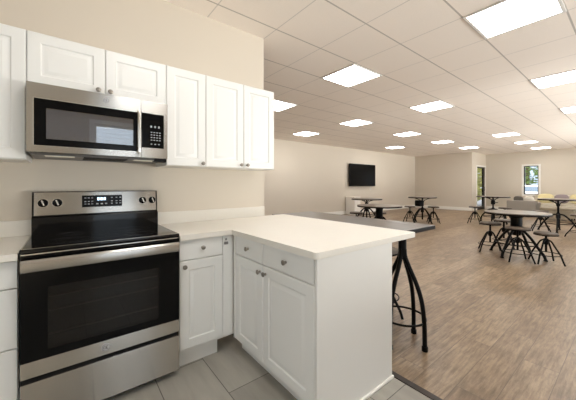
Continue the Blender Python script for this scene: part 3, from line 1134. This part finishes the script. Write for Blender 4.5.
def stool(h, label, loc, rz, rs=0.165, rl=0.24):
    t = thing('crank_stool', label, 'stool', loc, rz, 'round wood crank stools with black iron legs')
    mb = MB()
    mb.lathe([(0, 0.0), (rs - 0.004, 0.0), (rs, 0.004), (rs, 0.026), (rs - 0.005, 0.032), (0, 0.034)], c=(0, 0, h - 0.034), n=36)
    se = mb.build('seat', M['seatwood'], t)
    MB().lathe([(rs - 0.01, 0), (rs + 0.004, 0), (rs + 0.004, 0.016), (rs - 0.01, 0.016), (rs - 0.01, 0)], c=(0, 0, h - 0.040), n=36).build('seat_rim', M['rimdark'], se)
    mb = MB()
    zb = 0.185
    mb.cyl((0, 0, zb), (0, 0, h - 0.04), 0.015, 12)
    for k in range(int((h - 0.12 - zb) / 0.022)):
        mb.lathe([(0.015, 0), (0.0185, 0.005), (0.015, 0.010)], c=(0, 0, zb + 0.07 + k * 0.022), n=12)
    mb.cyl((0, 0, h - 0.058), (0, 0, h - 0.036), 0.055, 20)
    mb.build('screw_post', M['iron'], t)
    mb = MB()
    zhub = 0.30
    mb.lathe([(0, 0), (0.026, 0), (0.036, 0.015), (0.036, 0.075), (0.026, 0.095), (0, 0.095)], c=(0, 0, zhub), n=20)
    mb.build('hub', M['iron'], t)
    for k in range(4):
        a = k * PI / 2 + PI / 4
        ca, sa = math.cos(a), math.sin(a)
        pr = [(0.026, zhub + 0.075), (0.070, zhub + 0.050), (0.120, zhub - 0.035), (0.180, 0.160), (rl - 0.025, 0.075), (rl, 0.010)]
        MB().tube(curve_pts([(ca * r_, sa * r_, z_) for r_, z_ in pr], 6), 0.0125, 8).build('leg', M['iron'], t)
    MB().ring((0, 0, 0.150), 0.187, 0.006).build('foot_ring', M['iron'], t)
    return t


stool(0.62, 'dark stool tucked under the bar table, almost hidden by the peninsula end panel', (2.425, 1.62, 0), R(42), 0.185, 0.26)

# ------------------------------------------------------------------ round crank tables in the dining room


def crank_table(h, r, label, loc, rz, thick=False, rl=0.40, wheel=True):
    t = thing('crank_table', label, 'table', loc, rz, 'round crank tables with black iron bases')
    mb = MB()
    mb.lathe([(0, 0.0), (r - 0.006, 0.0), (r - 0.001, 0.004), (r - 0.001, 0.030), (r - 0.006, 0.036), (0, 0.036)], c=(0, 0, h - 0.036), n=56)
    tp = mb.build('tabletop', M['topwood'], t)
    MB().lathe([(r - 0.012, 0), (r + 0.003, 0), (r + 0.004, 0.026), (r - 0.0005, 0.028), (r - 0.012, 0.026), (r - 0.012, 0)], c=(0, 0, h - 0.040), n=56).build('rim', M['rimdark'], tp)
    mb = MB()
    zhub = 0.36
    if thick:
        mb.lathe([(0, 0), (0.060, 0), (0.075, 0.03), (0.085, 0.10), (0.085, h - zhub - 0.10), (0.12, h - zhub - 0.06), (0.12, h - zhub - 0.038), (0, h - zhub - 0.038)], c=(0, 0, zhub), n=24)
    else:
        mb.cyl((0, 0, 0.10), (0, 0, h - 0.05), 0.024, 16)
        mb.lathe([(0.024, 0), (0.05, 0.01), (0.05, 0.12), (0.035, 0.16), (0.024, 0.17)], c=(0, 0, zhub - 0.02), n=20)
        mb.cyl((0, 0, h - 0.055), (0, 0, h - 0.037), 0.13, 24)
    mb.build('column', M['iron'], t)
    if not thick:
        for k in range(4):
            a = k * PI / 2
            ca, sa = math.cos(a), math.sin(a)
            pr = [(0.03, h - 0.20), (0.06, h - 0.12), (0.16, h - 0.07), (0.24, h - 0.044)]
            MB().tube(curve_pts([(ca * q, sa * q, z) for q, z in pr], 5), 0.011, 8).build('brace', M['iron'], t)
    for k in range(4):
        a = k * PI / 2 + PI / 4
        ca, sa = math.cos(a), math.sin(a)
        pr = [(0.04, zhub + 0.10), (0.12, zhub + 0.075), (0.22, zhub - 0.03), (0.31, 0.20), (rl - 0.03, 0.09), (rl, 0.016)]
        lg = MB().tube(curve_pts([(ca * q, sa * q, z) for q, z in pr], 7), 0.021, 10).build('leg', M['iron'], t)
        MB().lathe([(0, 0), (0.030, 0), (0.030, 0.014), (0.020, 0.024), (0, 0.024)], c=(ca * rl, sa * rl, 0), n=14).build('foot_cap', M['iron'], lg)
    MB().ring((0, 0, 0.22), 0.285, 0.010, 40).build('stretcher_ring', M['iron'], t)
    if wheel:
        mb = MB()
        gc = Vector((-0.10, 0.10, h - 0.21)) if wheel > 1 else Vector((0, 0, h - 0.21))
        gr, gh = (0.135, 0.19) if wheel > 1 else (0.060, 0.12)
        mb.lathe([(0, -gh / 2), (gr * 0.85, -gh / 2), (gr, -gh / 2 + 0.02), (gr, gh / 2 - 0.02), (gr * 0.85, gh / 2), (0, gh / 2)], c=gc, n=24)
        mb.cyl((gc.x, gc.y, gc.z), (gc.x + 0.12, gc.y, gc.z), 0.012, 10)
        mb.cyl((gc.x + 0.12, gc.y - 0.05, gc.z), (gc.x + 0.12, gc.y + 0.05, gc.z), 0.012, 10)
        mb.build('gear_housing', M['iron'], t)
    return t


crank_table(0.77, 0.47, 'nearest round table, right of centre, ringed by four wooden stools', (6.22, 1.36, 0), R(30), thick=True, rl=0.42)
stool(0.555, 'stool at the left side of the nearest round table', (6.16, 1.735, 0), R(20))
stool(0.555, 'front stool of the nearest round table, in the middle towards the camera', (5.765, 1.245, 0), R(31))
stool(0.490, 'lower stool at the right side of the nearest round table', (5.97, 0.93, 0), R(31), rs=0.15, rl=0.235)
stool(0.555, 'stool behind the nearest round table, mostly screened by its pedestal', (6.86, 1.70, 0), R(10))
crank_table(0.875, 0.42, 'high round table at the right edge in front of the cream sofa', (10.30, 1.36, 0), R(49), rl=0.40, wheel=False)
stool(0.56, 'stool left of the high table at the right edge, before the cream sofa', (9.95, 1.66, 0), R(15), rs=0.17, rl=0.26)
stool(0.56, 'stool right of the high table, cut by the right edge of the photo', (9.35, 0.86, 0), R(55), rs=0.17, rl=0.26)
crank_table(0.88, 0.45, 'slim high table between the glass door and the grey armchair', (10.90, 2.99, 0), R(-36), rl=0.36)
stool(0.56, 'stool in front of the dark glass door, left of the slim high table', (10.25, 3.30, 0), R(5))
stool(0.56, 'stool on the right of the slim high table, before the grey armchair', (10.45, 2.56, 0), R(48))
crank_table(0.855, 0.43, 'high round table standing in the far middle before the end wall', (9.20, 4.49, 0), R(31), rl=0.36, wheel=2)
stool(0.55, 'stool at the left of the far middle high table', (8.90, 4.76, 0), R(12))
stool(0.55, 'stool at the right of the far middle high table', (9.28, 4.17, 0), R(33))
crank_table(0.745, 0.53, 'wide round table seen over the countertop below the television', (6.05, 4.03, 0), R(23), thick=True, rl=0.38)
stool(0.54, 'stool at the left of the round table seen over the countertop', (5.90, 4.62, 0), R(22))
stool(0.54, 'stool at the right of the round table seen over the countertop', (6.35, 4.22, 0), R(50))
crank_table(0.79, 0.50, 'smaller looking round table farther back below the television', (7.90, 5.75, 0), R(12), rl=0.38)

# ------------------------------------------------------------------ television and wall things
tv = thing('television', 'large black flat television mounted on the long beige wall', 'television', (10.28, YFAR - 0.002, 1.68))
MB().box(-0.92, 0.92, -0.135, -0.075, -0.49, 0.49, 0.008).build('screen_housing', M['blackmatte'], tv)
MB().box(-0.905, 0.905, -0.138, -0.134, -0.475, 0.475).build('screen', M['tvscreen'], tv)
MB().box(-0.28, 0.28, -0.076, 0.0, -0.2, 0.2, 0.004).build('wall_bracket', M['iron'], tv)
ol = thing('wall_outlet', 'small white outlet plate just below the right half of the television', 'outlet', (11.0, YFAR, 1.06))
MB().box(-0.045, 0.045, -0.008, 0, -0.06, 0.06, 0.003).build('plate', M['trimwhite'], ol)
mb = MB(); mb.box(-0.017, 0.017, -0.010, -0.007, -0.042, -0.008, 0.001); mb.box(-0.017, 0.017, -0.010, -0.007, 0.008, 0.042, 0.001)
mb.build('socket', M['latch'], ol)
sc_ = thing('side_cabinet', 'small white cabinet standing against the television wall', 'cabinet', (9.42, YFAR - 0.30, 0))
MB().box(-0.20, 0.20, -0.18, 0.27, 0.05, 0.72, 0.006).build('body', M['trimwhite'], sc_)
MB().box(-0.21, 0.21, -0.20, 0.28, 0.72, 0.75, 0.004).build('top', M['trimwhite'], sc_)
for s in (-1, 1):
    d_ = MB().raised_panel(min(s * 0.004, s * 0.19), max(s * 0.004, s * 0.19), 0.08, 0.70, y=-0.18, t=0.018, frame=0.05).build('door', M['trimwhite'], sc_)
    MB().cyl((s * 0.03, -0.198, 0.42), (s * 0.03, -0.222, 0.42), 0.011, 10).build('knob', M['nickel'], d_)
MB().box(-0.19, 0.19, -0.16, 0.25, 0.0, 0.05).build('plinth', M['trimwhite'], sc_)

# ------------------------------------------------------------------ lounge corner


def sofa(name, label, cat, loc, rz, width, depth, hback, harm, mat, seats, group=None):
    """faces local -y; back along +y"""
    t = thing(name, label, cat, loc, rz, group)
    w2 = width / 2
    MB().box(-w2 + 0.02, w2 - 0.02, -depth / 2 + 0.03, depth / 2 - 0.05, 0.09, 0.28, 0.02, 3).build('base', mat, t)
    MB().box(-w2, w2, depth / 2 - 0.20, depth / 2, 0.09, hback, 0.035, 4).build('backrest', mat, t)
    for s in (-1, 1):
        MB().box(min(s * w2, s * (w2 - 0.17)), max(s * w2, s * (w2 - 0.17)), -depth / 2, depth / 2 - 0.201, 0.09, harm, 0.035, 4).build('armrest', mat, t)
    sw = (width - 0.36) / seats
    for k in range(seats):
        c = -width / 2 + 0.18 + sw * (k + 0.5)
        MB().cushion((c, -0.09, 0.36), sw - 0.01, depth - 0.24, 0.17, 3.2).build('seat_cushion', mat, t)
    for sx in (-1, 1):
        for sy in (-1, 1):
            MB().cyl((sx * (w2 - 0.08), sy * (depth / 2 - 0.08), 0.0), (sx * (w2 - 0.08), sy * (depth / 2 - 0.08), 0.10), 0.02, 10, 0.026).build('leg', M['blackmatte'], t)
    return t


def pillow(label, loc, rot, size, mat, high=None):
    mb = MB()
    q = Matrix.Rotation(rot[2], 3, 'Z') @ Matrix.Rotation(rot[0], 3, 'X')
    mb.cushion((0, 0, 0), size, 0.15, high or size, 1.5, q)
    o = mb.build('throw_pillow', mat)
    o.location = loc
    tag(o, label, 'pillow', 'throw pillows on the lounge seats')
    return o


sofa('armchair', 'low grey upholstered armchair with its back to the tables, below the window', 'armchair', (14.95, 3.03, 0), R(90), 0.96, 0.86, 0.60, 0.54, M['greyfabric'], 1)
pillow('dark charcoal pillow on the left of the grey armchair', (14.96, 3.20, 0.615), (R(-14), 0, R(90)), 0.33, M['charcoal'])
pillow('off white pillow on the right of the grey armchair', (14.96, 2.85, 0.615), (R(-14), 0, R(90)), 0.33, M['whitefabric'])
sofa('sofa', 'long cream sofa against the window wall at the right edge', 'sofa', (16.62, 1.76, 0), R(-90), 2.50, 0.90, 0.80, 0.56, M['creamfabric'], 3)
pillow('pale yellow pillow at the window end of the cream sofa', (16.24, 2.54, 0.67), (R(-16), 0, R(-90)), 0.52, M['yellowfabric'], 0.40)
pillow('grey mauve pillow in the middle of the cream sofa', (16.24, 2.04, 0.66), (R(-16), 0, R(-90)), 0.45, M['mauvefabric'], 0.38)
pillow('pale yellow pillow at the right edge of the photo, right of the mauve one', (16.24, 1.54, 0.67), (R(-16), 0, R(-90)), 0.52, M['yellowfabric'], 0.40)
ot = thing('ottoman', 'low tan ottoman on the floor before the cream sofa', 'ottoman', (13.6, 1.80, 0))
MB().box(-0.36, 0.36, -0.45, 0.45, 0.10, 0.36, 0.03, 3).build('base', M['ottoman'], ot)
MB().cushion((0, 0, 0.40), 0.74, 0.92, 0.12, 3.0).build('cushion', M['ottoman'], ot)
for sx in (-1, 1):
    for sy in (-1, 1):
        MB().cyl((sx * 0.30, sy * 0.38, 0), (sx * 0.30, sy * 0.38, 0.11), 0.018, 10, 0.024).build('leg', M['blackmatte'], ot)

# ------------------------------------------------------------------ outside
struct('trim_2', MB().box(XRIGHT + 0.2, 60, -30, 40, -0.32, -0.22), M['asphalt'])['kind'] = 'structure'
struct('trim_3', MB().box(XEND + 0.3, XRIGHT + 0.18, YJOG + 0.3, 40, -0.32, -0.20), M['lawn'])


def tree(label, loc, hgt, rad, mat, seed, n=900, trunk=0.12):
    rnd = random.Random(seed)
    t = thing('tree', label, 'tree', loc, 0, 'trees outside the lounge')
    mb = MB()
    mb.tube(curve_pts([(0, 0, 0), (0.05, 0.02, hgt * 0.25), (-0.03, 0.04, hgt * 0.5), (0.02, 0, hgt * 0.8)], 5), trunk, 10)
    mb.build('trunk', M['bark'], t)
    mb = MB()
    for _ in range(n):
        while True:
            p = Vector((rnd.uniform(-1, 1), rnd.uniform(-1, 1), rnd.uniform(-1, 1)))
            if 0.35 < p.length < 1:
                break
        p = Vector((p.x * rad, p.y * rad, hgt * 0.58 + p.z * hgt * 0.46))
        s = rnd.uniform(0.10, 0.2)
        q = Matrix.Rotation(rnd.uniform(0, 6.28), 3, 'Z') @ Matrix.Rotation(rnd.uniform(-1.2, 1.2), 3, 'X')
        vs = [mb.bm.verts.new(p + q @ Vector(c)) for c in ((-s, 0, 0), (0, -s * 0.5, 0.02), (s, 0, 0), (0, s * 0.5, 0.02))]
        mb.bm.faces.new(vs)
    mb.build('foliage', mat, t, smooth=False)
    return t


tree('yellow green bush seen through the dark glass door', (19.6, 6.5, -0.2), 3.4, 1.2, M['leafyellow'], 3, 1500)
tree('second yellow green shrub behind the one at the glass door', (22.6, 7.6, -0.2), 3.8, 1.6, M['leafyellow'], 4, 1300)
tree('green tree seen in the upper half of the lounge window', (27.5, 5.3, -0.22), 4.6, 1.1, M['leaf'], 5, 900)

nb = thing('neighbour_building', 'blue grey sided building across the parking area, seen through the window', 'building', (34, 6, -0.22))
mb = MB()
for k in range(40):
    mb.box(-0.06, 0.0, -9 + k * 0.45, -9 + k * 0.45 + 0.41, 0, 5.5)
mb.box(0.0, 4, -9, 9, 0, 5.5)
mb.build('wall', M['siding'], nb)
MB().box(-0.4, 4.2, -9.3, 9.3, 5.5, 5.8, 0.02).build('roof', M['asphalt'], nb)

cr = thing('car', 'white car parked outside, seen in the lower half of the window', 'car', (25.5, 4.75, -0.22), R(78))
mb = MB()
poly = [(-2.2, 0.35), (-2.25, 0.75), (-2.0, 0.92), (-1.5, 0.98), (-0.85, 1.42), (0.6, 1.45), (1.3, 1.0), (2.05, 0.88), (2.25, 0.6), (2.2, 0.32)]
mb.prism(poly, -0.85, 0.85, 0.06, 3)
for v in mb.bm.verts:
    x, y, z = v.co
    v.co = (x, z, y)
mb.build('body', M['carwhite'], cr)
for s in (-1, 1):
    mb = MB()
    mb.prism([(-1.25, 1.02), (-0.82, 1.34), (0.52, 1.36), (1.0, 1.02)], 0.0, 0.01)
    for v in mb.bm.verts:
        x, y, z = v.co
        v.co = (x, s * (0.852 + z), y)
    mb.build('side_window', M['carglass'], cr)
    for x in (-1.4, 1.4):
        MB().cyl((x, s * 0.66, 0.32), (x, s * 0.87, 0.32), 0.32, 24).build('wheel', M['tyre'], cr)
